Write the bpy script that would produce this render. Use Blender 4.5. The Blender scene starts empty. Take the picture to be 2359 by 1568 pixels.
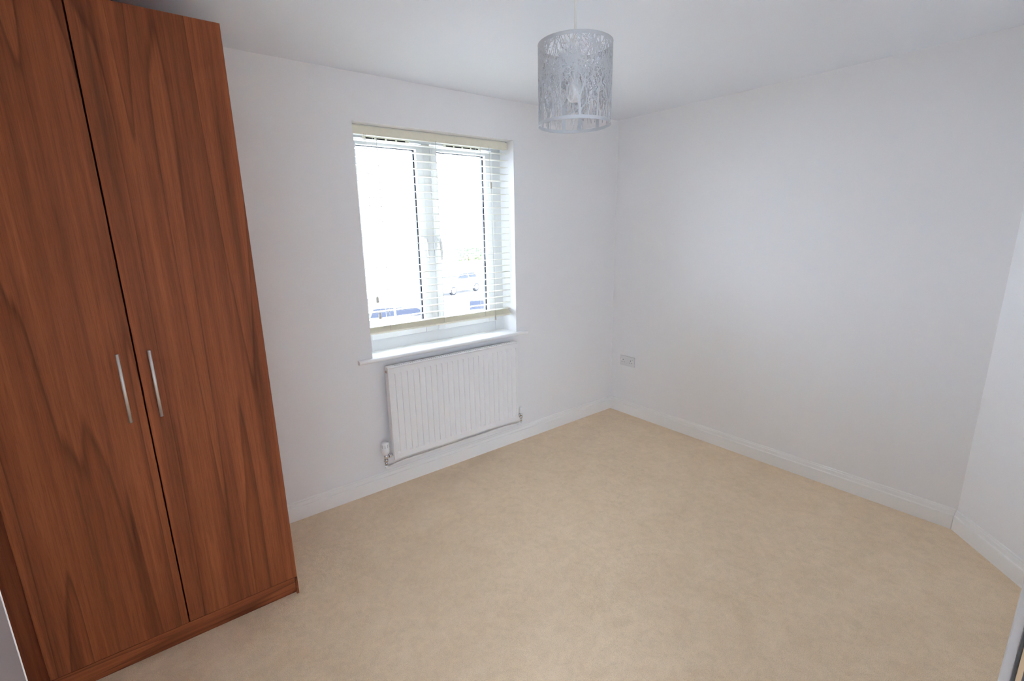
import bpy, bmesh, math, random
import numpy as np
from mathutils import Vector, Matrix, Euler

random.seed(7)
rng = np.random.default_rng(7)
R = math.radians
scene = bpy.context.scene
COL = scene.collection

# ------------------------------------------------------------------ camera
cam_data = bpy.data.cameras.new('camera')
cam_data.sensor_fit = 'HORIZONTAL'
cam_data.sensor_width = 36.0
cam_data.lens = 36.0 * 1096.336 / 2359.0
cam_data.clip_start = 0.02
cam_data.clip_end = 400
cam = bpy.data.objects.new('camera', cam_data)
COL.objects.link(cam)
cam.location = (-3.18457, -2.66208, 1.58006)
cam.rotation_euler = (R(76.87211), R(1.05058), R(-38.16392))
scene.camera = cam

# ------------------------------------------------------------------ world: overcast white sky
SKY = 19.5
world = bpy.data.worlds.new('overcast_sky')
scene.world = world
world.use_nodes = True
wn = world.node_tree
wn.nodes.clear()
wo = wn.nodes.new('ShaderNodeOutputWorld')
wb = wn.nodes.new('ShaderNodeBackground')
wb.inputs['Color'].default_value = (0.84, 0.965, 1.17, 1)
wb.inputs['Strength'].default_value = SKY
wn.links.new(wb.outputs[0], wo.inputs[0])


scene.view_settings.view_transform = 'Standard'
scene.view_settings.look = 'None'
scene.view_settings.gamma = 1
scene.view_settings.use_curve_mapping = False
scene.view_settings.exposure = 0.0
scene.cycles.max_bounces = 24
scene.cycles.diffuse_bounces = 14
scene.cycles.glossy_bounces = 6
scene.cycles.transmission_bounces = 12
scene.cycles.transparent_max_bounces = 24
scene.cycles.sample_clamp_indirect = 12


# ------------------------------------------------------------------ materials
def mat(name, color, rough=0.5, metal=0.0, bump=None, noise=None, spec=None, coat=0):
    m = bpy.data.materials.new(name)
    m.use_nodes = True
    nt = m.node_tree
    b = nt.nodes['Principled BSDF']
    b.inputs['Base Color'].default_value = (*color, 1)
    b.inputs['Roughness'].default_value = rough
    b.inputs['Metallic'].default_value = metal
    if spec is not None:
        b.inputs['Specular IOR Level'].default_value = spec
    if coat:
        b.inputs['Coat Weight'].default_value = coat
    tc = nt.nodes.new('ShaderNodeTexCoord')
    if noise:                                   # (scale, amount): faint tonal variation
        n = nt.nodes.new('ShaderNodeTexNoise')
        n.inputs['Scale'].default_value = noise[0]
        n.inputs['Detail'].default_value = 5
        nt.links.new(tc.outputs['Object'], n.inputs['Vector'])
        r = nt.nodes.new('ShaderNodeValToRGB')
        a = noise[1]
        r.color_ramp.elements[0].position = 0.3
        r.color_ramp.elements[1].position = 0.7
        r.color_ramp.elements[0].color = (*[c * (1 - a) for c in color], 1)
        r.color_ramp.elements[1].color = (*[min(1, c * (1 + a)) for c in color], 1)
        nt.links.new(n.outputs['Fac'], r.inputs['Fac'])
        nt.links.new(r.outputs['Color'], b.inputs['Base Color'])
    if bump:                                    # (scale, strength, distance)
        n2 = nt.nodes.new('ShaderNodeTexNoise')
        n2.inputs['Scale'].default_value = bump[0]
        n2.inputs['Detail'].default_value = 3
        nt.links.new(tc.outputs['Object'], n2.inputs['Vector'])
        bp = nt.nodes.new('ShaderNodeBump')
        bp.inputs['Strength'].default_value = bump[1]
        bp.inputs['Distance'].default_value = bump[2]
        nt.links.new(n2.outputs['Fac'], bp.inputs['Height'])
        nt.links.new(bp.outputs['Normal'], b.inputs['Normal'])
    return m


M_wall = mat('wall_paint', (0.845, 0.845, 0.85), 0.9, bump=(220, 0.08, 0.002), spec=0.25)
M_ceil = mat('ceiling_paint', (0.845, 0.885, 0.94), 0.95, bump=(180, 0.08, 0.002), spec=0.2)
M_gloss = mat('white_gloss_paint', (0.87, 0.87, 0.86), 0.35)
M_upvc = mat('white_upvc', (0.68, 0.69, 0.695), 0.3)
M_gasket = mat('black_rubber', (0.012, 0.013, 0.016), 0.5)
M_dark = mat('dark_void', (0.01, 0.01, 0.01), 0.8)
M_blind = mat('cream_slat', (0.79, 0.78, 0.70), 0.45)
M_headrail = mat('beige_valance', (0.80, 0.765, 0.63), 0.5, noise=(30, 0.03))
M_cord = mat('cream_cord', (0.74, 0.72, 0.66), 0.7)
M_wand = mat('beige_plastic', (0.52, 0.49, 0.43), 0.4)
M_rad = mat('white_radiator_enamel', (0.86, 0.86, 0.86), 0.32)
M_radin = mat('radiator_inside', (0.25, 0.25, 0.25), 0.6)
M_door = mat('shaded_white_door_paint', (0.23, 0.185, 0.18), 0.55)  # white door leaf; its shade is put into the colour
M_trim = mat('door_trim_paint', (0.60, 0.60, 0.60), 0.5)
M_chrome = mat('chrome', (0.72, 0.72, 0.72), 0.15, metal=1.0)
M_copper = mat('copper_olive', (0.62, 0.40, 0.30), 0.3, metal=1.0)
M_steel = mat('brushed_steel', (0.80, 0.79, 0.77), 0.42, metal=0.85)
M_brass = mat('brass', (0.28, 0.21, 0.14), 0.5, metal=0.8)
M_plastic = mat('white_plastic', (0.83, 0.83, 0.83), 0.35)
M_shade = mat('white_painted_metal', (0.47, 0.485, 0.50), 0.5)
M_bulb = mat('frosted_bulb', (0.75, 0.76, 0.76), 0.3)


def carpet_material():
    m = bpy.data.materials.new('beige_carpet')
    m.use_nodes = True
    nt = m.node_tree
    L = nt.links.new
    b = nt.nodes['Principled BSDF']
    b.inputs['Roughness'].default_value = 1.0
    b.inputs['Specular IOR Level'].default_value = 0.05
    b.inputs['Sheen Weight'].default_value = 0.25
    b.inputs['Sheen Roughness'].default_value = 0.6
    b.inputs['Sheen Tint'].default_value = (1.0, 0.93, 0.86, 1)
    tc = nt.nodes.new('ShaderNodeTexCoord')
    big = nt.nodes.new('ShaderNodeTexNoise')
    big.inputs['Scale'].default_value = 5.5
    big.inputs['Detail'].default_value = 5
    big.inputs['Roughness'].default_value = 0.62
    big.inputs['Distortion'].default_value = 0.6
    L(tc.outputs['Object'], big.inputs['Vector'])
    fine = nt.nodes.new('ShaderNodeTexNoise')
    fine.inputs['Scale'].default_value = 330
    fine.inputs['Detail'].default_value = 3
    L(tc.outputs['Object'], fine.inputs['Vector'])
    r1 = nt.nodes.new('ShaderNodeValToRGB')
    r1.color_ramp.elements[0].position = 0.30
    r1.color_ramp.elements[0].color = (0.775, 0.607, 0.415, 1)
    r1.color_ramp.elements[1].position = 0.68
    r1.color_ramp.elements[1].color = (0.845, 0.672, 0.475, 1)
    L(big.outputs['Fac'], r1.inputs['Fac'])
    r2 = nt.nodes.new('ShaderNodeValToRGB')
    r2.color_ramp.elements[0].position = 0.28
    r2.color_ramp.elements[0].color = (0.86, 0.845, 0.83, 1)
    r2.color_ramp.elements[1].position = 0.72
    r2.color_ramp.elements[1].color = (1.15, 1.14, 1.13, 1)
    L(fine.outputs['Fac'], r2.inputs['Fac'])
    mx = nt.nodes.new('ShaderNodeMix')
    mx.data_type = 'RGBA'
    mx.blend_type = 'MULTIPLY'
    mx.inputs['Factor'].default_value = 1.0
    L(r1.outputs['Color'], mx.inputs['A'])
    L(r2.outputs['Color'], mx.inputs['B'])
    tuft = nt.nodes.new('ShaderNodeTexNoise')
    tuft.inputs['Scale'].default_value = 24
    tuft.inputs['Detail'].default_value = 6
    tuft.inputs['Roughness'].default_value = 0.7
    tuft.inputs['Distortion'].default_value = 0.8
    L(tc.outputs['Object'], tuft.inputs['Vector'])
    r3 = nt.nodes.new('ShaderNodeValToRGB')
    r3.color_ramp.elements[0].position = 0.32
    r3.color_ramp.elements[0].color = (0.935, 0.925, 0.91, 1)
    r3.color_ramp.elements[1].position = 0.62
    r3.color_ramp.elements[1].color = (1.04, 1.04, 1.04, 1)
    L(tuft.outputs['Fac'], r3.inputs['Fac'])
    mx3 = nt.nodes.new('ShaderNodeMix')
    mx3.data_type = 'RGBA'
    mx3.blend_type = 'MULTIPLY'
    mx3.inputs['Factor'].default_value = 1.0
    L(mx.outputs['Result'], mx3.inputs['A'])
    L(r3.outputs['Color'], mx3.inputs['B'])
    L(mx3.outputs['Result'], b.inputs['Base Color'])
    bp = nt.nodes.new('ShaderNodeBump')
    bp.inputs['Strength'].default_value = 0.7
    bp.inputs['Distance'].default_value = 0.004
    L(fine.outputs['Fac'], bp.inputs['Height'])
    mid = nt.nodes.new('ShaderNodeTexNoise')
    mid.inputs['Scale'].default_value = 28
    mid.inputs['Detail'].default_value = 4
    L(tc.outputs['Object'], mid.inputs['Vector'])
    bp2 = nt.nodes.new('ShaderNodeBump')
    bp2.inputs['Strength'].default_value = 0.35
    bp2.inputs['Distance'].default_value = 0.012
    L(mid.outputs['Fac'], bp2.inputs['Height'])
    L(bp.outputs['Normal'], bp2.inputs['Normal'])
    L(bp2.outputs['Normal'], b.inputs['Normal'])
    return m


def walnut_material(name, horizontal=False, seed=0.0, gain=1.2):
    """Red-brown walnut foil: broad bands, dark wavy growth lines, fine pores along the grain."""
    m = bpy.data.materials.new(name)
    m.use_nodes = True
    nt = m.node_tree
    L = nt.links.new
    b = nt.nodes['Principled BSDF']
    b.inputs['Roughness'].default_value = 0.5
    b.inputs['Specular IOR Level'].default_value = 0.16
    tc = nt.nodes.new('ShaderNodeTexCoord')

    def mapped(sx, sz, off):
        mp = nt.nodes.new('ShaderNodeMapping')
        mp.inputs['Location'].default_value = (seed + off, 3.1 * seed + off, seed * 1.7)
        mp.inputs['Scale'].default_value = (sz, sx, sx) if horizontal else (sx, sx, sz)
        if not horizontal:
            mp.inputs['Rotation'].default_value = (0, R(-1.2), 0)
        L(tc.outputs['Object'], mp.inputs['Vector'])
        return mp.outputs['Vector']

    def noise(vec, scale, detail, rough=0.5, dist=0.0):
        n = nt.nodes.new('ShaderNodeTexNoise')
        n.inputs['Scale'].default_value = scale
        n.inputs['Detail'].default_value = detail
        n.inputs['Roughness'].default_value = rough
        n.inputs['Distortion'].default_value = dist
        L(vec, n.inputs['Vector'])
        return n.outputs['Fac']

    def ramp(fac, pts):
        r = nt.nodes.new('ShaderNodeValToRGB')
        e = r.color_ramp.elements
        e[0].position, e[0].color = pts[0][0], (*pts[0][1], 1)
        e[1].position, e[1].color = pts[-1][0], (*pts[-1][1], 1)
        for p, c in pts[1:-1]:
            x = e.new(p)
            x.color = (*c, 1)
        L(fac, r.inputs['Fac'])
        return r.outputs['Color']

    def mul(a, c, f=1.0):
        mx = nt.nodes.new('ShaderNodeMix')
        mx.data_type = 'RGBA'
        mx.blend_type = 'MULTIPLY'
        mx.inputs['Factor'].default_value = f
        L(a, mx.inputs['A'])
        L(c, mx.inputs['B'])
        return mx.outputs['Result']

    g = gain
    bands = noise(mapped(15.0, 0.42, 0.0), 1.0, 5, 0.62, 0.25)
    base = ramp(bands, [(0.25, (0.110 * g, 0.040 * g, 0.020 * g)), (0.45, (0.240 * g, 0.075 * g, 0.034 * g)),
                        (0.6, (0.310 * g, 0.098 * g, 0.042 * g)), (0.78, (0.175 * g, 0.060 * g, 0.026 * g))])
    # dark growth lines: thin level sets of a slow stretched field
    field = noise(mapped(4.6, 0.21, 7.0), 1.0, 2, 0.40, 0.25)
    sc = nt.nodes.new('ShaderNodeMath')
    sc.operation = 'MULTIPLY'
    sc.inputs[1].default_value = 11.0
    L(field, sc.inputs[0])
    fr = nt.nodes.new('ShaderNodeMath')
    fr.operation = 'FRACT'
    L(sc.outputs[0], fr.inputs[0])
    lines = ramp(fr.outputs[0], [(0.0, (1, 1, 1)), (0.55, (0.92, 0.90, 0.9)), (0.88, (0.76, 0.73, 0.73)),
                                 (0.955, (0.45, 0.43, 0.45)), (1.0, (1, 1, 1))])
    streak = noise(mapped(95.0, 1.6, 2.0), 1.0, 4, 0.6)
    st = ramp(streak, [(0.28, (0.70, 0.68, 0.68)), (0.72, (1.18, 1.16, 1.14))])
    pores = noise(mapped(420.0, 14.0, 5.0), 1.0, 2, 0.6)
    po = ramp(pores, [(0.30, (0.72, 0.70, 0.70)), (0.55, (1.05, 1.05, 1.05))])
    c = mul(base, lines, 0.8)
    c = mul(c, st, 0.75)
    c = mul(c, po, 0.6)
    L(c, b.inputs['Base Color'])
    bp = nt.nodes.new('ShaderNodeBump')
    bp.inputs['Strength'].default_value = 0.08
    bp.inputs['Distance'].default_value = 0.001
    L(pores, bp.inputs['Height'])
    L(bp.outputs['Normal'], b.inputs['Normal'])
    return m


M_carpet = carpet_material()
M_wood_l = walnut_material('walnut_left', seed=1.37)
M_wood_r = walnut_material('walnut_right', seed=4.9)
M_wood_s = walnut_material('walnut_side', seed=8.2)
M_wood_h = walnut_material('walnut_rail', horizontal=True, seed=2.6)


def glass_material():
    m = bpy.data.materials.new('window_glass')
    m.use_nodes = True
    nt = m.node_tree
    nt.nodes.clear()
    o = nt.nodes.new('ShaderNodeOutputMaterial')
    mx = nt.nodes.new('ShaderNodeMixShader')
    t = nt.nodes.new('ShaderNodeBsdfTransparent')
    t.inputs['Color'].default_value = (0.955, 0.96, 0.96, 1)
    g = nt.nodes.new('ShaderNodeBsdfGlossy')
    g.inputs['Roughness'].default_value = 0.02
    f = nt.nodes.new('ShaderNodeFresnel')
    f.inputs['IOR'].default_value = 1.45
    ge = nt.nodes.new('ShaderNodeNewGeometry')
    inv = nt.nodes.new('ShaderNodeMath')
    inv.operation = 'SUBTRACT'
    inv.inputs[0].default_value = 1.0
    nt.links.new(ge.outputs['Backfacing'], inv.inputs[1])
    mu = nt.nodes.new('ShaderNodeMath')
    mu.operation = 'MULTIPLY'
    nt.links.new(f.outputs[0], mu.inputs[0])
    nt.links.new(inv.outputs[0], mu.inputs[1])
    nt.links.new(mu.outputs[0], mx.inputs[0])
    nt.links.new(t.outputs[0], mx.inputs[1])
    nt.links.new(g.outputs[0], mx.inputs[2])
    nt.links.new(mx.outputs[0], o.inputs[0])
    return m


M_glass = glass_material()


# ------------------------------------------------------------------ mesh helpers (world coordinates)
class MB:
    def __init__(self):
        self.bm = bmesh.new()

    def box(self, a, b, bev=0.0, seg=2):
        (x0, y0, z0), (x1, y1, z1) = a, b
        x0, x1 = min(x0, x1), max(x0, x1)
        y0, y1 = min(y0, y1), max(y0, y1)
        z0, z1 = min(z0, z1), max(z0, z1)
        t = bmesh.new()
        v = [t.verts.new(p) for p in ((x0, y0, z0), (x1, y0, z0), (x1, y1, z0), (x0, y1, z0),
                                      (x0, y0, z1), (x1, y0, z1), (x1, y1, z1), (x0, y1, z1))]
        for f in ((0, 3, 2, 1), (4, 5, 6, 7), (0, 1, 5, 4), (1, 2, 6, 5), (2, 3, 7, 6), (3, 0, 4, 7)):
            t.faces.new([v[i] for i in f])
        if bev:
            bmesh.ops.bevel(t, geom=list(t.edges), offset=bev, segments=seg, profile=0.5, affect='EDGES')
        self._merge(t)
        return self

    def _merge(self, t, mtx=None):
        if mtx is not None:
            bmesh.ops.transform(t, matrix=mtx, verts=t.verts)
        me = bpy.data.meshes.new('tmp')
        t.to_mesh(me)
        t.free()
        self.bm.from_mesh(me)
        bpy.data.meshes.remove(me)

    def tube(self, pts, r, n=10, caps=True):
        """A round bar along a list of points; r may be one radius or a list."""
        pts = [Vector(p) for p in pts]
        rs = r if isinstance(r, (list, tuple)) else [r] * len(pts)
        rings = []
        prev = None
        for i, p in enumerate(pts):
            if i == 0:
                d = pts[1] - pts[0]
            elif i == len(pts) - 1:
                d = pts[-1] - pts[-2]
            else:
                d = (pts[i + 1] - pts[i]).normalized() + (pts[i] - pts[i - 1]).normalized()
            if d.length < 1e-9:
                d = prev
            d = d.normalized()
            up = Vector((0, 0, 1)) if abs(d.z) < 0.95 else Vector((1, 0, 0))
            a = d.cross(up).normalized()
            b = d.cross(a).normalized()
            rings.append([self.bm.verts.new(p + rs[i] * (math.cos(2 * math.pi * k / n) * a + math.sin(2 * math.pi * k / n) * b))
                          for k in range(n)])
            prev = d
        for A, B in zip(rings, rings[1:]):
            for k in range(n):
                f = self.bm.faces.new((A[k], A[(k + 1) % n], B[(k + 1) % n], B[k]))
                f.smooth = True
        if caps:
            self.bm.faces.new(list(reversed(rings[0])))
            self.bm.faces.new(rings[-1])
        return self

    def lathe(self, prof, centre, n=32, axis='Z'):
        """prof: (radius, height) pairs round an axis through centre."""
        cx, cy, cz = centre
        rings = []
        for r, h in prof:
            ring = []
            for k in range(n):
                a = 2 * math.pi * k / n
                if axis == 'Z':
                    p = (cx + r * math.cos(a), cy + r * math.sin(a), cz + h)
                elif axis == 'X':
                    p = (cx + h, cy + r * math.cos(a), cz + r * math.sin(a))
                else:
                    p = (cx + r * math.cos(a), cy + h, cz + r * math.sin(a))
                ring.append(self.bm.verts.new(p))
            rings.append(ring)
        for A, B in zip(rings, rings[1:]):
            for k in range(n):
                f = self.bm.faces.new((A[k], A[(k + 1) % n], B[(k + 1) % n], B[k]))
                f.smooth = True
        if prof[0][0] > 1e-6:
            self.bm.faces.new(list(reversed(rings[0])))
        if prof[-1][0] > 1e-6:
            self.bm.faces.new(rings[-1])
        return self

    def prism(self, prof, p0, p1, out):
        """Sweep a profile of (distance out of the wall, height) from floor point p0 to p1; out = unit normal into the room.
        p0/p1 may be functions of the outward distance (for mitres)."""
        ringa, ringb = [], []
        for d, h in prof:
            a = p0(d) if callable(p0) else (p0[0] + out[0] * d, p0[1] + out[1] * d)
            b = p1(d) if callable(p1) else (p1[0] + out[0] * d, p1[1] + out[1] * d)
            ringa.append(self.bm.verts.new((a[0], a[1], h)))
            ringb.append(self.bm.verts.new((b[0], b[1], h)))
        n = len(prof)
        for k in range(n):
            self.bm.faces.new((ringa[k], ringa[(k + 1) % n], ringb[(k + 1) % n], ringb[k]))
        self.bm.faces.new(list(reversed(ringa)))
        self.bm.faces.new(ringb)
        return self

    def poly(self, pts, z0, z1):
        """An extruded floor-plan polygon."""
        lo = [self.bm.verts.new((x, y, z0)) for x, y in pts]
        hi = [self.bm.verts.new((x, y, z1)) for x, y in pts]
        n = len(pts)
        for k in range(n):
            self.bm.faces.new((lo[k], lo[(k + 1) % n], hi[(k + 1) % n], hi[k]))
        self.bm.faces.new(list(reversed(lo)))
        self.bm.faces.new(hi)
        return self

    def build(self, name, m, parent=None, origin=None, smooth=False):
        bmesh.ops.recalc_face_normals(self.bm, faces=self.bm.faces)
        vs = self.bm.verts
        lo = Vector((min(v.co.x for v in vs), min(v.co.y for v in vs), min(v.co.z for v in vs)))
        hi = Vector((max(v.co.x for v in vs), max(v.co.y for v in vs), max(v.co.z for v in vs)))
        o = Vector(origin) if origin is not None else Vector(((lo.x + hi.x) / 2, (lo.y + hi.y) / 2, lo.z))
        bmesh.ops.translate(self.bm, verts=self.bm.verts, vec=-o)
        me = bpy.data.meshes.new(name)
        self.bm.to_mesh(me)
        self.bm.free()
        if smooth:
            for p in me.polygons:
                p.use_smooth = True
        me.materials.append(m)
        ob = bpy.data.objects.new(name, me)
        COL.objects.link(ob)
        place(ob, o, parent)
        return ob


def world_loc(o):
    v = Vector(o.location)
    while o.parent:
        o = o.parent
        v += o.location
    return v


def place(ob, world, parent=None):
    if parent is not None:
        ob.parent = parent
        ob.location = Vector(world) - world_loc(parent)
    else:
        ob.location = world


def copy_part(o, name, world, parent):
    c = o.copy()
    c.name = name
    COL.objects.link(c)
    place(c, world, parent)
    return c


def thing(name, loc, label, cat, group=None):
    e = bpy.data.objects.new(name, None)
    e.empty_display_size = 0.1
    COL.objects.link(e)
    e.location = loc
    e['label'] = label
    e['category'] = cat
    if group:
        e['group'] = group
    return e


def tag(o, label, cat, group=None, kind=None):
    o['label'] = label
    o['category'] = cat
    if group:
        o['group'] = group
    if kind:
        o['kind'] = kind
    return o


def struct(o, label=None):
    o['kind'] = 'structure'
    if label:
        o['label'] = label
    return o


# ------------------------------------------------------------------ room shell
H = 2.40                    # ceiling
XL = -3.70                  # left wall face
YF = -2.673                 # front (doorway) wall face
DX, DY = -0.366, YF         # where the splayed corner meets the front wall
SY = -2.338                 # where the right wall meets the splay
DOOR_L, DOOR_R = -3.43, -2.70   # doorway in the front wall
WX1, WX2, WZ1, WZ2 = -2.1615, -1.0687, 0.853, 2.159
WT = 0.30                   # window wall thickness
HY = -4.6                   # far end of the landing
LX0, LX1, LZ0, LZ1 = -5.90, -3.85, 0.45, 2.22   # added unseen window: fill light from behind the camera

b = MB()
b.poly([(XL - .1, YF - .05), (XL - .1, WT), (.12, WT), (.12, YF - .05)], -0.12, 0.0)
struct(b.build('floor', M_carpet, origin=(0, 0, 0)), 'beige cut-pile carpet floor')
b = MB()
b.poly([(XL - .1, YF - .12), (XL - .1, WT), (.12, WT), (.12, YF - .12)], H, H + .12)
struct(b.build('ceiling', M_ceil), 'plain white painted ceiling')

b = MB()
b.box((XL - .1, 0, 0), (WX1, WT, H))
b.box((WX2, 0, 0), (.12, WT, H))
b.box((WX1, 0, 0), (WX2, WT, WZ1 - .025))
b.box((WX1, 0, WZ2), (WX2, WT, H))
struct(b.build('wall_back', M_wall), 'white painted window wall with deep reveal')
b = MB()
b.box((0, SY, 0), (.12, 0, H))
struct(b.build('wall_right', M_wall), 'white painted right wall with the double socket')
b = MB()
b.poly([(0, SY), (.12, SY), (.12, YF - .12), (DX, YF - .12), (DX, YF)], 0, H)
struct(b.build('wall_angled', M_wall), 'white splayed wall across the right hand corner')
b = MB()
b.box((XL - .1, YF - .12, 0), (XL, 0, H))
struct(b.build('wall_left', M_wall), 'white wall behind the wardrobe end')
b = MB()
b.box((XL, YF - .12, 0), (DOOR_L - .03, YF, H))
b.box((DOOR_R + .03, YF - .12, 0), (DX, YF, H))
b.box((DOOR_L - .03, YF - .12, 2.03), (DOOR_R + .03, YF, H))
struct(b.build('wall_front', M_wall), 'white wall around the doorway')

# landing behind the doorway
b = MB()
b.box((-6.3, HY, -.12), (-1.9, YF - .05, 0))
struct(b.build('floor_landing', M_carpet, origin=(0, 0, 0)), 'beige carpet of the landing outside the door')
b = MB()
b.box((-6.3, HY, H), (-1.9, YF - .12, H + .12))
struct(b.build('ceiling_landing', M_ceil), 'white ceiling of the landing')
b = MB()
b.box((-6.4, HY, 0), (-6.3, YF - .12, H))
b.box((-1.9, HY, 0), (-1.8, YF - .12, H))
b.box((-6.4, HY - .1, 0), (LX0, HY, H))
b.box((LX1, HY - .1, 0), (-1.8, HY, H))
b.box((LX0, HY - .1, 0), (LX1, HY, LZ0))
b.box((LX0, HY - .1, LZ1), (LX1, HY, H))
b.box((-6.4, YF - .12, 0), (XL - .1, YF - .02, H))
struct(b.build('wall_landing', M_wall), 'white walls of the landing outside the door')

fill_win = bpy.data.objects.new('fill_window', None)  # added out of view to send fill light through the doorway
COL.objects.link(fill_win)
fill_win.location = ((LX0 + LX1) / 2, HY - .06, LZ0)
struct(fill_win, 'unseen window added at the far end of the landing for fill light')
b = MB()
for a, c in (((LX0, LZ0), (LX0 + .05, LZ1)), ((LX1 - .05, LZ0), (LX1, LZ1)), ((LX0, LZ0), (LX1, LZ0 + .05)), ((LX0, LZ1 - .05), (LX1, LZ1))):
    b.box((a[0], HY - .09, a[1]), (c[0], HY - .04, c[1]), .003)
b.build('window_frame', M_upvc, fill_win)  # frame of the added unseen fill window
b = MB()
b.box((LX0 + .05, HY - .068, LZ0 + .05), (LX1 - .05, HY - .064, LZ1 - .05))
b.build('pane', M_glass, fill_win)  # pane of the added unseen fill window

# skirting boards: torus-and-step profile
SK = [(0, 0), (.018, 0), (.018, .074), (.0165, .078), (.013, .080), (.012, .083), (.0115, .098), (.010, .1015),
      (.007, .103), (.0065, .108), (.0045, .1115), (0, .1125)]
nx, ny = (YF - SY), -(DX - 0)                      # splay direction (DX, YF-SY); its inward normal
L_ = math.hypot(DX, YF - SY)
dirx, diry = DX / L_, (YF - SY) / L_
nrm = (diry, -dirx)                                # points into the room (-x, +y)
if nrm[0] > 0:
    nrm = (-nrm[0], -nrm[1])
bis = (-1 + nrm[0], 0 + nrm[1])
bl = math.hypot(*bis)
bis = (bis[0] / bl, bis[1] / bl)
cosb = -bis[0]


def mitre(d):
    return (0 + bis[0] * d / cosb, SY + bis[1] * d / cosb)


b = MB()
b.prism(SK, (-3.70, 0), lambda d: (-d, -d), (0, -1))
struct(b.build('baseboard_back', M_gloss), 'white skirting under the window')
b = MB()
b.prism(SK, lambda d: (-d, -d - .0006), lambda d: (mitre(d)[0], mitre(d)[1] + .0016), (-1, 0))
struct(b.build('baseboard_right', M_gloss), 'white skirting along the right wall')
b = MB()
b.prism(SK, lambda d: (mitre(d)[0], mitre(d)[1] - .0006), (DX, DY), nrm)
struct(b.build('baseboard_angled', M_gloss), 'white skirting along the splayed corner')
b = MB()
b.prism(SK, (DX - .01, YF), (DOOR_R + .08, YF), (0, 1))
struct(b.build('baseboard_front', M_gloss), 'white skirting beside the doorway')
b = MB()
b.prism(SK, (XL, YF), (XL, -.66), (1, 0))
struct(b.build('baseboard_left', M_gloss), 'white skirting along the left wall')

# door lining, architrave, strike plate
b = MB()
b.box((DOOR_L - .03, YF - .12, 0), (DOOR_L, YF, 2.0))
b.box((DOOR_R, YF - .12, 0), (DOOR_R + .03, YF, 2.0))
b.box((DOOR_L - .03, YF - .12, 2.0), (DOOR_R + .03, YF, 2.03))
b.box((DOOR_R - .012, YF - .12, 0), (DOOR_R, YF - .048, 2.0))      # stop
b.box((DOOR_L, YF - .12, 0), (DOOR_L + .012, YF - .048, 2.0))
lining = struct(b.build('trim_1', M_gloss), 'white door lining with stop')
b = MB()
b.box((DOOR_R - .003, YF - .046, 0), (DOOR_R - .0002, YF + .0115, 2.0))  # dark strip added for the shade on the lining face
b.build('lining_shade_strip', M_gasket, lining)['label'] = 'black strip painted as the shade on the lining'
b = MB()
b.box((DOOR_R - .0042, YF + .0064, 0), (DOOR_R - .0031, YF + .0094, 1.99))
b.build('brass_strip', M_brass, lining)['label'] = 'brass strip on the lining edge'
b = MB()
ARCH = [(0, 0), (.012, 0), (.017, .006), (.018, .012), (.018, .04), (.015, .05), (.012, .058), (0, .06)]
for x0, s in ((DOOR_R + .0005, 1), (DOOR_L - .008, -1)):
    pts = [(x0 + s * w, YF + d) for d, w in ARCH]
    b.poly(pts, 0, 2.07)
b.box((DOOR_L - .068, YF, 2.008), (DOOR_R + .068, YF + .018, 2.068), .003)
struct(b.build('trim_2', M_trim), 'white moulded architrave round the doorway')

# white door leaf, opened inwards against the left side
door = bpy.data.objects.new('door_1', None)
COL.objects.link(door)
door.location = (DOOR_L, YF, 0)
struct(door, 'white flush door with shade painted in, standing open inwards at the left edge')
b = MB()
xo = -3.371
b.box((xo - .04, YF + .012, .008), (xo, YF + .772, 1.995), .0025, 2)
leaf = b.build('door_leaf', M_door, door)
b = MB()
b.box((xo - .0405, YF + .7718, .008), (xo + .0004, YF + .7742, 1.995), .0005, 1)  # highlight on the leaf edge, made as a pale strip
b.build('edge_highlight', M_gloss, leaf)['label'] = 'pale strip painted as the highlight on the door edge'
b = MB()
for sx in (0, -.04):
    s = 1 if sx == 0 else -1
    b.lathe([(.026, 0), (.026, .008 * s), (.012, .010 * s), (.010, .045 * s), (.0, .046 * s)], (xo + sx, YF + .71, 1.0), 20, 'X')
    b.tube([(xo + sx + .042 * s, YF + .715, 1.0), (xo + sx + .045 * s, YF + .66, 1.0), (xo + sx + .043 * s, YF + .59, .998)], [.009, .0095, .008], 12)
b.build('door_handle', M_steel, leaf)['label'] = 'satin steel lever handle'
b = MB()
for z in (.22, 1.0, 1.78):
    b.tube([(DOOR_L + .004, YF + .006, z), (DOOR_L + .004, YF + .006, z + .09)], .006, 10)
    b.box((DOOR_L + .0, YF - .02, z), (DOOR_L + .002, YF + .006, z + .09))
    b.box((DOOR_L + .004, YF + .006, z), (xo - .036, YF + .014, z + .09))
b.build('hinge', M_brass, door)['label'] = 'brass butt hinges'

# ------------------------------------------------------------------ window
FY = 0.155                  # inner face of the window frame
win = bpy.data.objects.new('window_1', None)
COL.objects.link(win)
win.location = ((WX1 + WX2) / 2, FY, WZ1)
struct(win, 'white plastic casement window of two lights over the radiator')

b = MB()
fx0, fx1, fz0, fz1 = WX1 - .03, WX2 + .005, WZ1 - .02, WZ2 + .02
b.box((fx0, FY, fz0), (fx0 + .092, FY + .07, fz1), .003)
b.box((WX2 - .075, FY, fz0), (fx1, FY + .07, fz1), .003)
b.box((fx0 + .0915, FY + .0004, fz0), (WX2 - .0745, FY + .07, WZ1 + .078), .003)
b.box((fx0 + .0915, FY + .0004, WZ2 - .052), (WX2 - .0745, FY + .07, fz1), .003)
b.build('window_frame', M_upvc, win)
b = MB()
b.box((-1.6775, FY + .002, WZ1 + .076), (-1.6175, FY + .062, WZ2 - .051), .003)
b.build('mullion', M_upvc, win)


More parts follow.
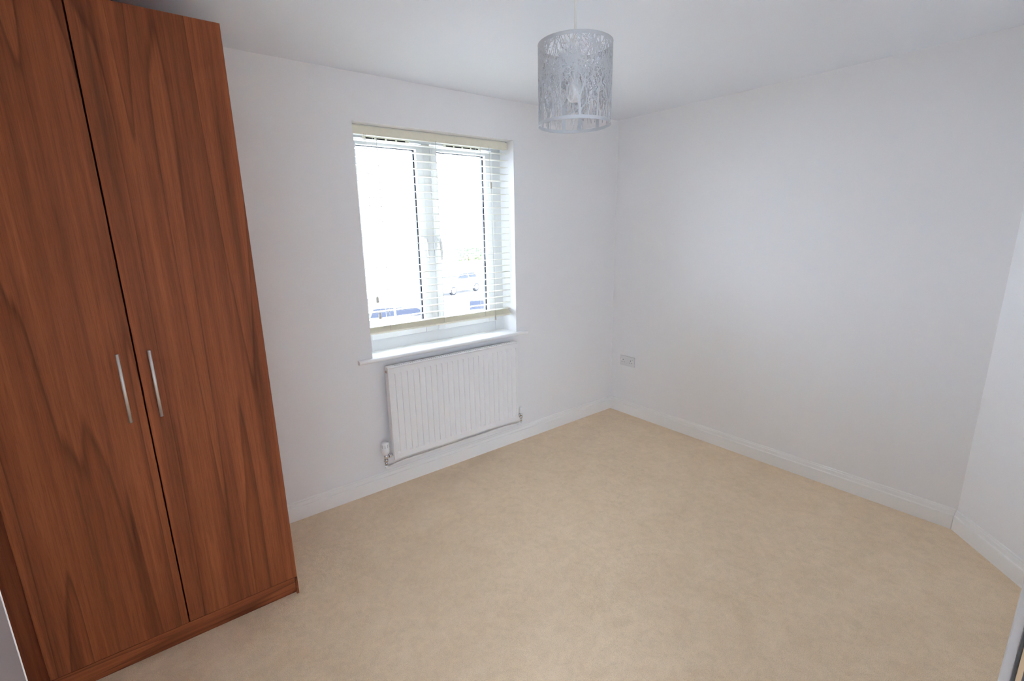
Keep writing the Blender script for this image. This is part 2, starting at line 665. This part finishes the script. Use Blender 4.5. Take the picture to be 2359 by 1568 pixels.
def sash(gx0, gx1, gz0, gz1, sx0, sx1, sz0, sz1):
    """One light: moulded sash frame, black gasket, glass."""
    y0, y1 = FY - .012, FY + .06
    b = MB()
    b.box((sx0, y0, sz0), (gx0, y1, sz1), .004)
    b.box((gx1, y0, sz0), (sx1, y1, sz1), .004)
    b.box((gx0 - .001, y0 + .0005, sz0), (gx1 + .001, y1 - .0005, gz0), .004)
    b.box((gx0 - .001, y0 + .0005, gz1), (gx1 + .001, y1 - .0005, sz1), .004)
    s = b.build('sash', M_upvc, win)
    # sloping glazing bead with a black gasket between bead and glass
    b = MB()
    g = .009
    yg0, yg1 = FY + .016, FY + .034
    b.box((gx0, yg0, gz0), (gx0 + g * .5, yg1, gz1))
    b.box((gx1 - g, yg0, gz0), (gx1, yg1, gz1))
    b.box((gx0 + g * .5, yg0 + .0005, gz0), (gx1 - g, yg1 - .0005, gz0 + g * .5))
    b.box((gx0 + g * .5, yg0 + .0005, gz1 - g * .4), (gx1 - g, yg1 - .0005, gz1))
    b.build('gasket', M_gasket, s)
    b = MB()
    b.box((gx0, FY + .034, gz0), (gx1, FY + .038, gz1))
    b.build('pane', M_glass, s)
    return s


sash_l = sash(-2.097, -1.7215, .985, 2.068, -2.130, -1.6735, WZ1 + .070, WZ2 - .064)
sash_r = sash(-1.5765, -1.2035, .985, 2.068, -1.6215, -1.1385, WZ1 + .070, WZ2 - .064)


def casement_handle(x, parent):
    b = MB()
    y = FY - .012
    b.box((x - .013, y - .012, 1.475), (x + .013, y, 1.545), .004)
    b.tube([(x, y - .010, 1.525), (x, y - .030, 1.527), (x + .001, y - .038, 1.505), (x + .004, y - .040, 1.45), (x + .008, y - .034, 1.395)],
           [.009, .0095, .0095, .008, .006], 10)
    return b.build('casement_handle', M_upvc, parent)


casement_handle(-1.699, sash_l)
casement_handle(-1.600, sash_r)


def vent(x0, x1):
    b = MB()
    b.box((x0, FY - .010, 2.101), (x1, FY + .004, 2.119), .002)
    v = b.build('trickle_vent', M_headrail, win)
    b = MB()
    n = 4
    w = (x1 - x0 - .03) / n
    for k in range(n):
        b.box((x0 + .015 + k * w, FY - .0112, 2.103), (x0 + .015 + k * w + w - .012, FY - .0098, 2.110))
    b.build('vent_slot', M_dark, v)


vent(-2.05, -1.76)
vent(-1.52, -1.23)

# window board with rounded nose
b = MB()
b.box((WX1, -.002, WZ1 - .025), (WX2, FY + .01, WZ1))
prof = [(-.002, WZ1 - .025), (-.020, WZ1 - .025)]
for k in range(1, 8):
    a = -math.pi / 2 + math.pi * k / 8
    prof.append((-.022 - .0125 * math.cos(a), WZ1 - .0125 + .0125 * math.sin(a)))
prof += [(-.020, WZ1), (-.002, WZ1)]
ra = [b.bm.verts.new((-2.252, y, z)) for y, z in prof]
rb = [b.bm.verts.new((-.984, y, z)) for y, z in prof]
for k in range(len(prof)):
    b.bm.faces.new((ra[k], ra[(k + 1) % len(prof)], rb[(k + 1) % len(prof)], rb[k]))
b.bm.faces.new(ra)
b.bm.faces.new(list(reversed(rb)))
b.build('window_sill', M_gloss, win)['label'] = 'white window board with rounded nose'

# ------------------------------------------------------------------ venetian blind
BX0, BX1 = -2.155, -1.076
BYC = 0.080
blind = thing('venetian_blind', ((BX0 + BX1) / 2, BYC, 2.10), 'cream venetian blind lowered with open slats inside the window recess', 'blind')
b = MB()
b.box((BX0, .060, 2.107), (BX1, .067, 2.151), .0015)            # valance board
b.box((BX0, .067, 2.107), (BX0 + .008, .108, 2.151), .001)
b.box((BX1 - .008, .067, 2.107), (BX1, .108, 2.151), .001)
b.build('valance', M_headrail, blind)['label'] = 'beige valance board'
b = MB()
b.box((BX0 + .010, .069, 2.110), (BX1 - .010, .106, 2.1585), .001)
b.build('headrail', M_blind, blind)
# slat: shallow crowned cross-section, 50 mm deep, 3 mm thick
PITCH = 0.0441
NS = 25
prof = []
for k in range(7):
    t = -1 + 2 * k / 6
    prof.append((t * .0245, .0016 * (1 - t * t) + .0012))
for k in range(6, -1, -1):
    t = -1 + 2 * k / 6
    prof.append((t * .0245, .0016 * (1 - t * t) - .0012))
b = MB()
xa, xb = BX0 + .004, BX1 + .002
ra = [b.bm.verts.new((xa, BYC + y, 2.08 + z)) for y, z in prof]
rb = [b.bm.verts.new((xb, BYC + y, 2.08 + z)) for y, z in prof]
for k in range(len(prof)):
    b.bm.faces.new((ra[k], ra[(k + 1) % len(prof)], rb[(k + 1) % len(prof)], rb[k]))
b.bm.faces.new(ra)
b.bm.faces.new(list(reversed(rb)))
slat0 = b.build('slat', M_blind, blind, origin=((xa + xb) / 2, BYC, 2.08))
for k in range(1, NS):
    s = copy_part(slat0, 'slat', ((xa + xb) / 2, BYC, 2.08 - PITCH * k), blind)
    s.rotation_euler = (R(random.uniform(-.8, .8)), R(random.uniform(-.06, .06)), 0)
# bottom rail, tipped with its front edge down
b = MB()
b.box((-(xb - xa) / 2, -.026, -.008), ((xb - xa) / 2, .026, .008), .003)
rail = b.build('bottom_rail', M_headrail, blind, origin=(0, 0, 0))
place(rail, ((xa + xb) / 2, BYC - .006, .996), blind)
rail.rotation_euler = (R(36), R(.35), 0)
rail['label'] = 'beige bottom rail tipped forward'
for x in (-2.010, -1.630, -1.300):
    b = MB()
    for y in (BYC - .0265, BYC + .0265):
        b.tube([(x, y, 2.113), (x, y, 1.0 if y > BYC else .985)], .0010, 6)
    b.tube([(x + .012, BYC - .002, 2.113), (x + .012, BYC - .002, 1.0)], .0008, 6)
    for k in range(NS):
        b.tube([(x, BYC - .0265, 2.0785 - PITCH * k), (x, BYC + .0265, 2.0785 - PITCH * k)], .0006, 4, False)
    b.build('ladder_cord', M_cord, blind)
# pull cords with tassels at the left, tilt cord with connector at the right
for x, zt in ((-2.083, 1.205), (-2.075, 1.108)):
    b = MB()
    b.tube([(x, .046, 2.112), (x, .045, zt)], .0009, 6)
    c = b.build('pull_cord', M_cord, blind)
    b = MB()
    b.lathe([(.0030, 0.0), (.0060, -.005), (.0092, -.030), (.0095, -.037), (.0070, -.040)], (x, .045, zt + .004), 16)
    b.build('tassel', M_wand, c)
b = MB()
b.tube([(-1.236, .047, 2.112), (-1.231, .044, 1.885)], .0013, 6)
b.tube([(-1.230, .044, 1.855), (-1.221, .044, .985)], .0013, 6)
tc_ = b.build('tilt_cord', M_wand, blind)
b = MB()
b.lathe([(.003, 0), (.0078, .003), (.0078, .038), (.003, .042)], (-1.2305, .044, 1.848), 12)
b.build('connector', M_wand, tc_)
b = MB()
b.lathe([(.0055, 0), (.0068, .003), (.0052, .030), (.0025, .034)], (-1.2205, .044, .953), 12)
b.build('tassel', M_wand, tc_)

# ------------------------------------------------------------------ radiator
RX0, RX1, RZ0, RZ1 = -2.108, -1.119, 0.205, 0.799
RYF, RYB = -0.079, -0.036
rad = thing('radiator', ((RX0 + RX1) / 2, RYB, RZ0), 'white fluted panel radiator on the wall under the window', 'radiator')
# front panel with pressed vertical channels
NG = 24
b = MB()
bm = b.bm
px0, px1 = RX0 + .006, RX1 - .006
pitch = (px1 - px0 - .012) / NG
xs, dep = [px0], [0.0]
for k in range(NG):
    c = px0 + .006 + pitch * (k + .62)
    w = .0085
    for dx, d in ((-w - .003, 0.0), (-w + .001, 1.0), (w - .0005, 1.0), (w + .0008, 0.0)):
        xs.append(c + dx)
        dep.append(d)
xs.append(px1)
dep.append(0.0)
zs = [RZ0 + .006, RZ0 + .036, RZ0 + .046, RZ1 - .047, RZ1 - .042, RZ1 - .010]
zd = [0, 0, 1, 1, 0, 0]
grid = [[bm.verts.new((x, RYF + .0085 * d * e, z)) for x, d in zip(xs, dep)] for z, e in zip(zs, zd)]
for r_ in range(len(zs) - 1):
    for k in range(len(xs) - 1):
        bm.faces.new((grid[r_][k], grid[r_][k + 1], grid[r_ + 1][k + 1], grid[r_ + 1][k]))
b.box((px0 - .004, RYF + .0094, RZ0), (px1 + .004, RYF + .014, RZ1 - .006))
# rolled seam round the panel
b.box((RX0 + .001, RYF + .001, RZ0 + .0), (px0 + .001, RYF + .010, RZ1 - .006), .002)
b.box((px1 - .001, RYF + .001, RZ0 + .0), (RX1 - .001, RYF + .010, RZ1 - .006), .002)
b.box((px0, RYF + .0014, RZ0 + .0004), (px1, RYF + .010, RZ0 + .008), .002)
b.build('front_panel', M_rad, rad)
for xa_, xb_ in ((RX0, RX0 + .0035), (RX1 - .0035, RX1)):
    b = MB()
    b.box((xa_, RYF + .010, RZ0 + .02), (xb_, RYB, RZ1), .001)
    b.build('side_panel', M_rad, rad)
b = MB()
b.box((RX0, RYF + .001, RZ1 - .010), (RX1, RYF + .013, RZ1), .003)
b.box((RX0, RYB - .011, RZ1 - .010), (RX1, RYB, RZ1), .003)
b.box((RX0 + .0005, RYF + .006, RZ1 - .010), (RX0 + .045, RYB - .004, RZ1 - .0008), .002)
b.box((RX1 - .045, RYF + .006, RZ1 - .010), (RX1 - .0005, RYB - .004, RZ1 - .0008), .002)
nbar = 62
for k in range(nbar):
    x = RX0 + .05 + (RX1 - RX0 - .1) * k / (nbar - 1)
    b.box((x - .0032, RYF + .011, RZ1 - .006), (x + .0032, RYB - .009, RZ1 - .002))
b.build('top_grille', M_rad, rad)
b = MB()
nf = 40
for k in range(nf):                                             # convector fins behind the grille
    x = RX0 + .03 + (RX1 - RX0 - .06) * k / (nf - 1)
    b.box((x - .0006, RYF + .016, RZ0 + .06), (x + .0006, RYB - .004, RZ1 - .02))
b.box((RX0 + .02, RYB - .003, RZ0 + .05), (RX1 - .02, RYB - .001, RZ1 - .02))
b.build('convector_fins', M_radin, rad)
for x in (RX0 + .16, RX1 - .16):
    b = MB()
    b.box((x - .02, RYB, RZ0 + .06), (x + .02, -.0005, RZ1 - .07), .001)
    b.build('wall_bracket', M_radin, rad)
b = MB()
b.lathe([(.0085, 0), (.0085, -.003), (.006, -.005)], (RX0, -.058, RZ1 - .030), 16, 'X')
b.build('bleed_plug', M_copper, rad)['label'] = 'brass bleed plug on the end'

# thermostatic valve, left end
vx, vy = -2.152, -.052
b = MB()
b.tube([(vx, vy, .170), (vx, vy, .200)], .0080, 14)
b.lathe([(.013, .200), (.0145, .203), (.0145, .213), (.012, .216)], (vx, vy, 0), 6)
b.tube([(vx, vy, .214), (vx, vy, .248)], [.0105, .0115], 14)
b.tube([(vx, vy, .232), (vx + .020, vy, .232)], [.0095, .0095], 12)
b.lathe([(.013, 0), (.013, .011)], (vx + .020, vy, .232), 6, 'X')
b.tube([(vx + .031, vy, .232), (RX0 + .002, vy, .232)], .0088, 12)
b.build('valve_body', M_chrome, rad)['label'] = 'chrome angled valve body'
b = MB()
b.lathe([(.0125, .246), (.0175, .252), (.0235, .262), (.0245, .268), (.0232, .322), (.0205, .328), (.012, .3295), (0, .3295)], (vx, vy, 0), 28)
head = b.build('thermostat_head', M_plastic, rad)
b = MB()
for a in range(0, 360, 40):
    ca, sa = math.cos(R(a + 8)), math.sin(R(a + 8))
    b.tube([(vx + ca * .0238, vy + sa * .0238, .296), (vx + ca * .0231, vy + sa * .0231, .318)], .0012, 6)
b.build('grip_slot', M_radin, head)
# lockshield valve, right end
wx_ = -1.080
b = MB()
b.tube([(wx_, vy, .165), (wx_, vy, .205)], .0075, 12)
b.lathe([(.012, .203), (.013, .206), (.013, .215), (.010, .218)], (wx_, vy, 0), 6)
b.tube([(wx_, vy, .216), (wx_, vy, .240)], .0105, 12)
b.tube([(wx_, vy, .228), (RX1 - .002, vy, .228)], .0085, 10)
b.lathe([(.0125, 0), (.0125, -.011)], (wx_ - .012, vy, .228), 6, 'X')
b.build('lockshield_valve', M_chrome, rad)['label'] = 'chrome lockshield valve'
b = MB()
b.lathe([(.010, .240), (.011, .244), (.0100, .282), (.006, .286), (0, .286)], (wx_, vy, 0), 18)
b.build('valve_cap', M_plastic, rad)
# white pipework: elbows and a run along the wall below
b = MB()
b.tube([(vx, vy, .176), (vx, vy, .168), (vx + .004, vy + .002, .160), (vx + .014, vy + .006, .156), (vx + .03, vy + .012, .156)], .0105, 12)
b.tube([(vx + .03, vy + .012, .156), (vx + .12, -.026, .157), (wx_ - .12, -.026, .157), (wx_ - .03, vy + .012, .156)], .0078, 12)
b.tube([(wx_ - .03, vy + .012, .156), (wx_ - .014, vy + .006, .156), (wx_ - .004, vy + .002, .160), (wx_, vy, .168), (wx_, vy, .174)], .0105, 12)
b.build('pipe', M_gloss, rad)

# ------------------------------------------------------------------ double socket
sx_ = 0.0
sock = thing('double_socket', (0, -.178, .467), 'white double switched power socket low on the right wall near the corner', 'socket')
b = MB()
b.box((-.009, -.253, .424), (.0, -.103, .510), .003, 3)
plate = b.build('face_plate', mat('socket_plastic', (.72, .72, .72), .35), sock)
y0 = -.103
for yc, out in ((y0 - .033, 1), (y0 - .111, -1)):
    b = MB()
    b.box((-.0098, yc - .0025, .472), (-.0088, yc + .0025, .480))
    b.box((-.0098, yc + .0085, .4535), (-.0088, yc + .0145, .4575))
    b.box((-.0098, yc - .0145, .4535), (-.0088, yc - .0085, .4575))
    b.build('pin_hole', M_dark, sock)
    b = MB()
    ys = yc + out * .0205
    b.box((-.0125, ys - .005, .468), (-.008, ys + .005, .490), .0015)
    sw = b.build('rocker_switch', M_plastic, sock)
    b = MB()
    b.box((-.0129, ys - .003, .482), (-.0121, ys + .003, .486))
    b.build('switch_mark', mat('red_mark', (.25, .08, .08), .5), sw)
for y, z in ((y0 - .0725, .4985), (y0 - .0785, .436)):
    b = MB()
    b.lathe([(.0032, -.0088), (.0032, -.0098), (0, -.0098)], (0, y, z), 10, 'X')
    b.build('fixing_screw', M_plastic, sock)

# ------------------------------------------------------------------ wardrobe
GX, RX_, LX_ = -3.232, -2.829, -3.637
DYF = -.609                 # door faces
CYF = -.590                 # carcass front
TOP = 2.2856
DB = .0886                  # door bottom
ward = thing('wardrobe', ((RX_ + LX_) / 2, -.31, 0), 'tall walnut two door wardrobe with steel bar handles', 'wardrobe')
for xa_ in (RX_ - .018, LX_):
    b = MB()
    b.box((xa_, -.022, 0), (xa_ + .018, CYF, TOP), .0008, 1)
    b.build('side_panel', M_wood_s, ward)
b = MB()
b.box((LX_ + .018, -.022, TOP - .018), (RX_ - .018, CYF, TOP))
b.build('top_panel', M_wood_s, ward)
b = MB()
b.box((LX_ + .018, -.040, .05), (RX_ - .018, -.030, TOP - .018))
b.build('back_panel', M_wood_s, ward)
b = MB()
b.box((LX_ + .018, -.040, .07), (RX_ - .018, CYF + .02, DB))
b.build('bottom_shelf', M_wood_s, ward)
b = MB()
b.box((LX_, CYF - .0005, .030), (RX_ - .010, DYF + .002, DB - .003), .0015)
b.build('bottom_rail', M_wood_h, ward)['label'] = 'horizontal grain rail below the doors'
b = MB()
b.box((LX_, CYF + .03, 0), (RX_ - .010, DYF + .017, .026), .001)
b.box((RX_ - .009, CYF, .0), (RX_ + .0005, DYF + .001, DB - .004), .001)
b.build('plinth', M_wood_h, ward)


def wardrobe_door(x0, x1, m, hx):
    b = MB()
    b.box((x0, CYF - .0005, DB), (x1, DYF, TOP), .001, 2)
    d = b.build('door', m, ward)
    b = MB()
    yb = DYF - .034
    b.tube([(hx, yb, .958), (hx, yb, 1.199)], .0052, 16)
    for z in (.984, 1.173):
        b.tube([(hx, DYF + .0005, z), (hx, yb, z)], .0045, 12)
    b.build('bar_handle', M_steel, d)['label'] = 'brushed steel bar handle'
    return d


wardrobe_door(LX_, GX - .0022, M_wood_l, -3.278)
wardrobe_door(GX + .0022, RX_, M_wood_r, -3.192)
b = MB()
b.box((XL + .0005, -.56, 0), (LX_ - .001, -.545, TOP))
b.build('filler_strip', M_wood_s, ward)['label'] = 'recessed filler strip against the left wall'

# ------------------------------------------------------------------ pendant lamp with cut-out tree shade
LC = (-1.9051, -1.3960)
SR, SZ0, SZ1 = .125, 1.927, 2.182
lamp = thing('pendant_lamp', (LC[0], LC[1], SZ0), 'white drum pendant lamp cut with a tree branch pattern', 'lamp')

NU, NV = 640, 204
circ = 2 * math.pi * SR
cu, cv = circ / NU, (SZ1 - SZ0) / NV
solid = np.zeros((NV, NU), bool)
rim = int(.010 / cv)
solid[:rim] = True
solid[-rim:] = True
U = (np.arange(NU) + .5) * cu
V = (np.arange(NV) + .5) * cv


def stroke(u0, v0, u1, v1, w0, w1):
    m = max(w0, w1)
    lo, hi = min(u0, u1) - m, max(u0, u1) + m
    i0, i1 = int(lo / cu) - 1, int(hi / cu) + 2
    j0, j1 = max(0, int((min(v0, v1) - m) / cv) - 1), min(NV, int((max(v0, v1) + m) / cv) + 2)
    if j1 <= j0:
        return
    iu = np.arange(i0, i1)
    uu = (iu + .5) * cu
    vv = V[j0:j1]
    dx, dy = u1 - u0, v1 - v0
    l2 = dx * dx + dy * dy + 1e-12
    t = np.clip(((uu[None] - u0) * dx + (vv[:, None] - v0) * dy) / l2, 0, 1)
    d = np.hypot(uu[None] - u0 - t * dx, vv[:, None] - v0 - t * dy)
    solid[j0:j1, iu % NU] |= d <= (w0 + (w1 - w0) * t) * .5


def grow(u, v, a, ln, w, depth):
    u1, v1 = u + math.sin(a) * ln, v + math.cos(a) * ln
    stroke(u, v, u1, v1, w, w * .72)
    if depth == 0 or v1 > SZ1 - SZ0:
        return
    n = 3 if random.random() < .3 else 2
    for k in range(n):
        s = (k - (n - 1) / 2) * random.uniform(.45, .85)
        grow(u1, v1, a * .75 + s + random.uniform(-.1, .1), ln * random.uniform(.62, .9), max(w * .60, .0017), depth - 1)
    if random.random() < .5:
        t = random.uniform(.3, .8)
        grow(u + (u1 - u) * t, v + (v1 - v) * t, a + random.choice((-1, 1)) * random.uniform(.4, .7), ln * .6, max(w * .4, .0017), max(depth - 2, 0))


NT = 11
for k in range(NT):
    grow(circ * (k + random.uniform(-.2, .2)) / NT, 0.0, random.uniform(-.06, .06), random.uniform(.055, .10), random.choice((.016, .011, .008, .013)), 6)
for k in range(360):                                             # thin twigs between the crowns
    u, v = random.uniform(0, circ), random.uniform(.0, .19)
    a = random.uniform(-.45, .45)
    for s in range(random.randint(3, 7)):
        ln = random.uniform(.010, .022)
        stroke(u, v, u + math.sin(a) * ln, v + math.cos(a) * ln, .0018, .0018)
        u, v = u + math.sin(a) * ln, v + math.cos(a) * ln
        a += random.uniform(-.35, .35)
jj, ii = np.nonzero(solid)
vid = np.full((NV + 1, NU), -1, int)
quad = np.stack([np.stack([jj, ii]), np.stack([jj, (ii + 1) % NU]), np.stack([jj + 1, (ii + 1) % NU]), np.stack([jj + 1, ii])])
used = np.zeros((NV + 1, NU), bool)
for q in quad:
    used[q[0], q[1]] = True
vj, vi = np.nonzero(used)
vid[vj, vi] = np.arange(len(vj))
ang = 2 * math.pi * vi / NU
verts = np.stack([SR * np.cos(ang), SR * np.sin(ang), vj * cv], 1)
faces = np.stack([vid[q[0], q[1]] for q in quad], 1)
me = bpy.data.meshes.new('shade')
me.from_pydata(verts.tolist(), [], faces.tolist())
me.materials.append(M_shade)
shade = bpy.data.objects.new('shade', me)
COL.objects.link(shade)
place(shade, (LC[0], LC[1], SZ0), lamp)
so = shade.modifiers.new('thickness', 'SOLIDIFY')
so.thickness = .0009
so.offset = 0
shade['label'] = 'drum of white sheet with branch cut-outs'
for z in (SZ0, SZ1):
    b = MB()
    n = 96
    b.tube([(LC[0] + SR * math.cos(2 * math.pi * k / n), LC[1] + SR * math.sin(2 * math.pi * k / n), z) for k in range(n + 1)], .0014, 8, False)
    b.build('rim_wire', M_shade, lamp)
b = MB()                                                        # spider: ring round the lampholder and three arms
zr = SZ1 - .035
n = 32
b.tube([(LC[0] + .022 * math.cos(2 * math.pi * k / n), LC[1] + .022 * math.sin(2 * math.pi * k / n), zr) for k in range(n + 1)], .0016, 8, False)
for a in (80, 200, 320):
    ca, sa = math.cos(R(a)), math.sin(R(a))
    b.tube([(LC[0] + .022 * ca, LC[1] + .022 * sa, zr), (LC[0] + .10 * ca, LC[1] + .10 * sa, zr), (LC[0] + SR * ca, LC[1] + SR * sa, SZ1 - .001)], .0015, 8)
b.build('shade_ring', M_shade, lamp)
b = MB()
b.lathe([(.0045, .050), (.010, .046), (.017, .030), (.0195, .012), (.0215, .006), (.0215, -.004), (.0195, -.008), (.0185, -.034), (.0155, -.036)], (LC[0], LC[1], zr), 24)
holder = b.build('lampholder', M_plastic, lamp)
b = MB()
b.lathe([(.012, -.030), (.013, -.050), (.020, -.072), (.029, -.098), (.030, -.112), (.026, -.130), (.014, -.142), (0, -.145)], (LC[0], LC[1], zr), 28)
b.build('bulb', M_bulb, lamp)
b = MB()
b.tube([(LC[0], LC[1], zr + .045), (LC[0], LC[1], H - .02)], .0032, 10)
b.build('cord', M_cord, lamp)
b = MB()
b.lathe([(.006, -.040), (.012, -.034), (.030, -.022), (.043, -.010), (.045, 0)], (LC[0], LC[1], H), 32)
b.build('ceiling_rose', M_plastic, lamp)

# ------------------------------------------------------------------ outside: street one storey below
G = -2.75
M_road = mat('pale_paving', (.42, .41, .40), .9, noise=(1.5, .12))
b = MB()
b.box((-25, .8, G - .1), (70, 110, G))
o = b.build('street_ground', M_road)
o['kind'] = 'structure'
o['label'] = 'pale street and parking area below the window'

M_tyre = mat('tyre', (.02, .02, .022), .8)
M_hub = mat('alloy_wheel', (.5, .5, .52), .35, metal=.8)
M_cglass = mat('tinted_car_glass', (.02, .023, .034), .3, spec=.15)
M_lampred = mat('tail_lamp', (.5, .03, .03), .3)
M_lampw = mat('head_lamp', (.8, .82, .85), .15)


def car(loc, heading, paint, label):
    t = thing('car', (0, 0, 0), label, 'car', None)
    # side profile (x forward, z up), swept across the width with tumblehome
    low = [(-2.15, .30), (-2.2, .55), (-2.12, .90), (-1.95, .98), (1.0, .98), (1.85, .86), (2.12, .66), (2.15, .38), (2.05, .24), (-2.05, .24)]
    b = MB()
    secs = []
    for y, s in ((-.88, .94), (-.82, 1.0), (.82, 1.0), (.88, .94)):
        secs.append([b.bm.verts.new((x * (1 if abs(y) < .85 else .985), y, .6 + (z - .6) * s)) for x, z in low])
    for A, B in zip(secs, secs[1:]):
        for k in range(len(low)):
            b.bm.faces.new((A[k], A[(k + 1) % len(low)], B[(k + 1) % len(low)], B[k]))
    b.bm.faces.new(secs[0])
    b.bm.faces.new(list(reversed(secs[-1])))
    body = b.build('body', paint, t, origin=(0, 0, .24))
    b = MB()
    cab = [(-1.95, .97), (-1.62, 1.38), (-1.2, 1.45), (-.1, 1.46), (.25, 1.42), (1.05, .97)]
    ra = [b.bm.verts.new((x, -.80 + (z - .97) * .38, z)) for x, z in cab]
    rb = [b.bm.verts.new((x, .80 - (z - .97) * .38, z)) for x, z in cab]
    for k in range(len(cab)):
        b.bm.faces.new((ra[k], ra[(k + 1) % len(cab)], rb[(k + 1) % len(cab)], rb[k]))
    b.bm.faces.new(ra)
    b.bm.faces.new(list(reversed(rb)))
    b.build('cabin', paint, t, origin=(0, 0, .97))
    b = MB()

    def quad_on_side(pts, s):
        v = [b.bm.verts.new((x, s * (-.805 + (z - .97) * .38), z)) for x, z in pts]
        b.bm.faces.new(v if s > 0 else list(reversed(v)))
    for s in (1, -1):
        quad_on_side([(-1.55, 1.03), (-.62, 1.03), (-.62, 1.38), (-1.4, 1.36)], s)
        quad_on_side([(-.54, 1.03), (.80, 1.03), (.22, 1.37), (-.54, 1.38)], s)
    for xa_, za_, xb_, zb_, e in ((1.00, 1.02, .33, 1.39, .008), (-1.92, 1.03, -1.66, 1.36, -.008)):
        v = [b.bm.verts.new(p) for p in ((xa_ + e, -.70, za_ + .006), (xa_ + e, .70, za_ + .006), (xb_ + e, .60, zb_ + .006), (xb_ + e, -.60, zb_ + .006))]
        b.bm.faces.new(v)
    b.build('side_window', M_cglass, t, origin=(0, 0, 1.03))
    wheel = None
    for x in (-1.32, 1.32):
        for y in (-.80, .80):
            b = MB()
            b.lathe([(.20, -.09), (.30, -.09), (.315, -.05), (.315, .05), (.30, .09), (.20, .09)], (x, y, .315), 24, 'Y')
            w = b.build('wheel', M_tyre, t, origin=(x, y, .315))
            b = MB()
            b.lathe([(.20, -.092), (.20, .092), (.05, .10)], (x, y, .315), 18, 'Y')
            b.build('hub', M_hub, w, origin=(x, y, .315))
    for y in (-.62, .62):
        b = MB()
        b.box((2.02, y - .18, .62), (2.13, y + .18, .74), .02)
        b.build('head_lamp', M_lampw, t)
        b = MB()
        b.box((-2.21, y - .16, .66), (-2.12, y + .16, .86), .02)
        b.build('tail_lamp', M_lampred, t)
        b = MB()
        s = 1 if y > 0 else -1
        b.box((.62, s * .84, .98), (.78, s * 1.0, 1.10), .03)
        b.build('door_mirror', paint, t)
    t.location = loc
    t.rotation_euler = (0, 0, heading)
    return t


M_silver = mat('silver_car_paint', (.55, .57, .60), .25, metal=.3, coat=.6)
M_white = mat('white_car_paint', (.75, .75, .75), .3, coat=.6)
M_blue = mat('pale_blue_car_paint', (.42, .50, .60), .3, coat=.6)
car((5.5, 15.4, G), R(-24), M_silver, 'silver car parked across the left window pane')
car((14.6, 26.6, G), R(200), M_white, 'white car parked further off behind the right window pane')
car((8.9, 15.9, G), R(75), M_blue, 'pale blue car low in the right window pane')

# garden wall with ivy at the far side
M_brick = bpy.data.materials.new('red_brick')
M_brick.use_nodes = True
nt = M_brick.node_tree
bt = nt.nodes.new('ShaderNodeTexBrick')
bt.inputs['Color1'].default_value = (.36, .13, .09, 1)
bt.inputs['Color2'].default_value = (.28, .10, .075, 1)
bt.inputs['Mortar'].default_value = (.45, .42, .38, 1)
bt.inputs['Scale'].default_value = 4.4
tcn = nt.nodes.new('ShaderNodeTexCoord')
mpn = nt.nodes.new('ShaderNodeMapping')
mpn.inputs['Rotation'].default_value = (R(90), 0, 0)
nt.links.new(tcn.outputs['Object'], mpn.inputs['Vector'])
nt.links.new(mpn.outputs['Vector'], bt.inputs['Vector'])
nt.links.new(bt.outputs['Color'], nt.nodes['Principled BSDF'].inputs['Base Color'])
gw = thing('garden_wall', (22.5, 36.0, G), 'red brick garden wall with ivy on top across the street', 'wall')
b = MB()
b.box((20.6, 35.8, G), (24.6, 36.05, G + 1.9))
b.build('brickwork', M_brick, gw)
b = MB()
b.box((20.5, 35.75, G + 1.9), (24.7, 36.1, G + 1.97), .01)
b.build('coping', M_road, gw)
M_leaf = mat('ivy_leaf', (.06, .12, .04), .6)
b = MB()
for k in range(700):
    x, z = random.uniform(20.6, 24.6), G + 1.55 + random.random() ** 1.3 * 1.2
    y = 35.75 + random.uniform(-.1, .35)
    s = random.uniform(.05, .10)
    mtx = Matrix.Translation((x, y, z)) @ Euler((random.uniform(.6, 2.2), random.uniform(-.6, .6), random.uniform(0, 6.3))).to_matrix().to_4x4()
    v = [b.bm.verts.new(mtx @ Vector(p)) for p in ((0, -s, 0), (s * .7, -.2 * s, .02), (.45 * s, s * .7, 0), (0, s * 1.1, -.02), (-.45 * s, s * .7, 0), (-s * .7, -.2 * s, .02))]
    b.bm.faces.new(v)
o = b.build('ivy', M_leaf, gw)
o['kind'] = 'stuff'
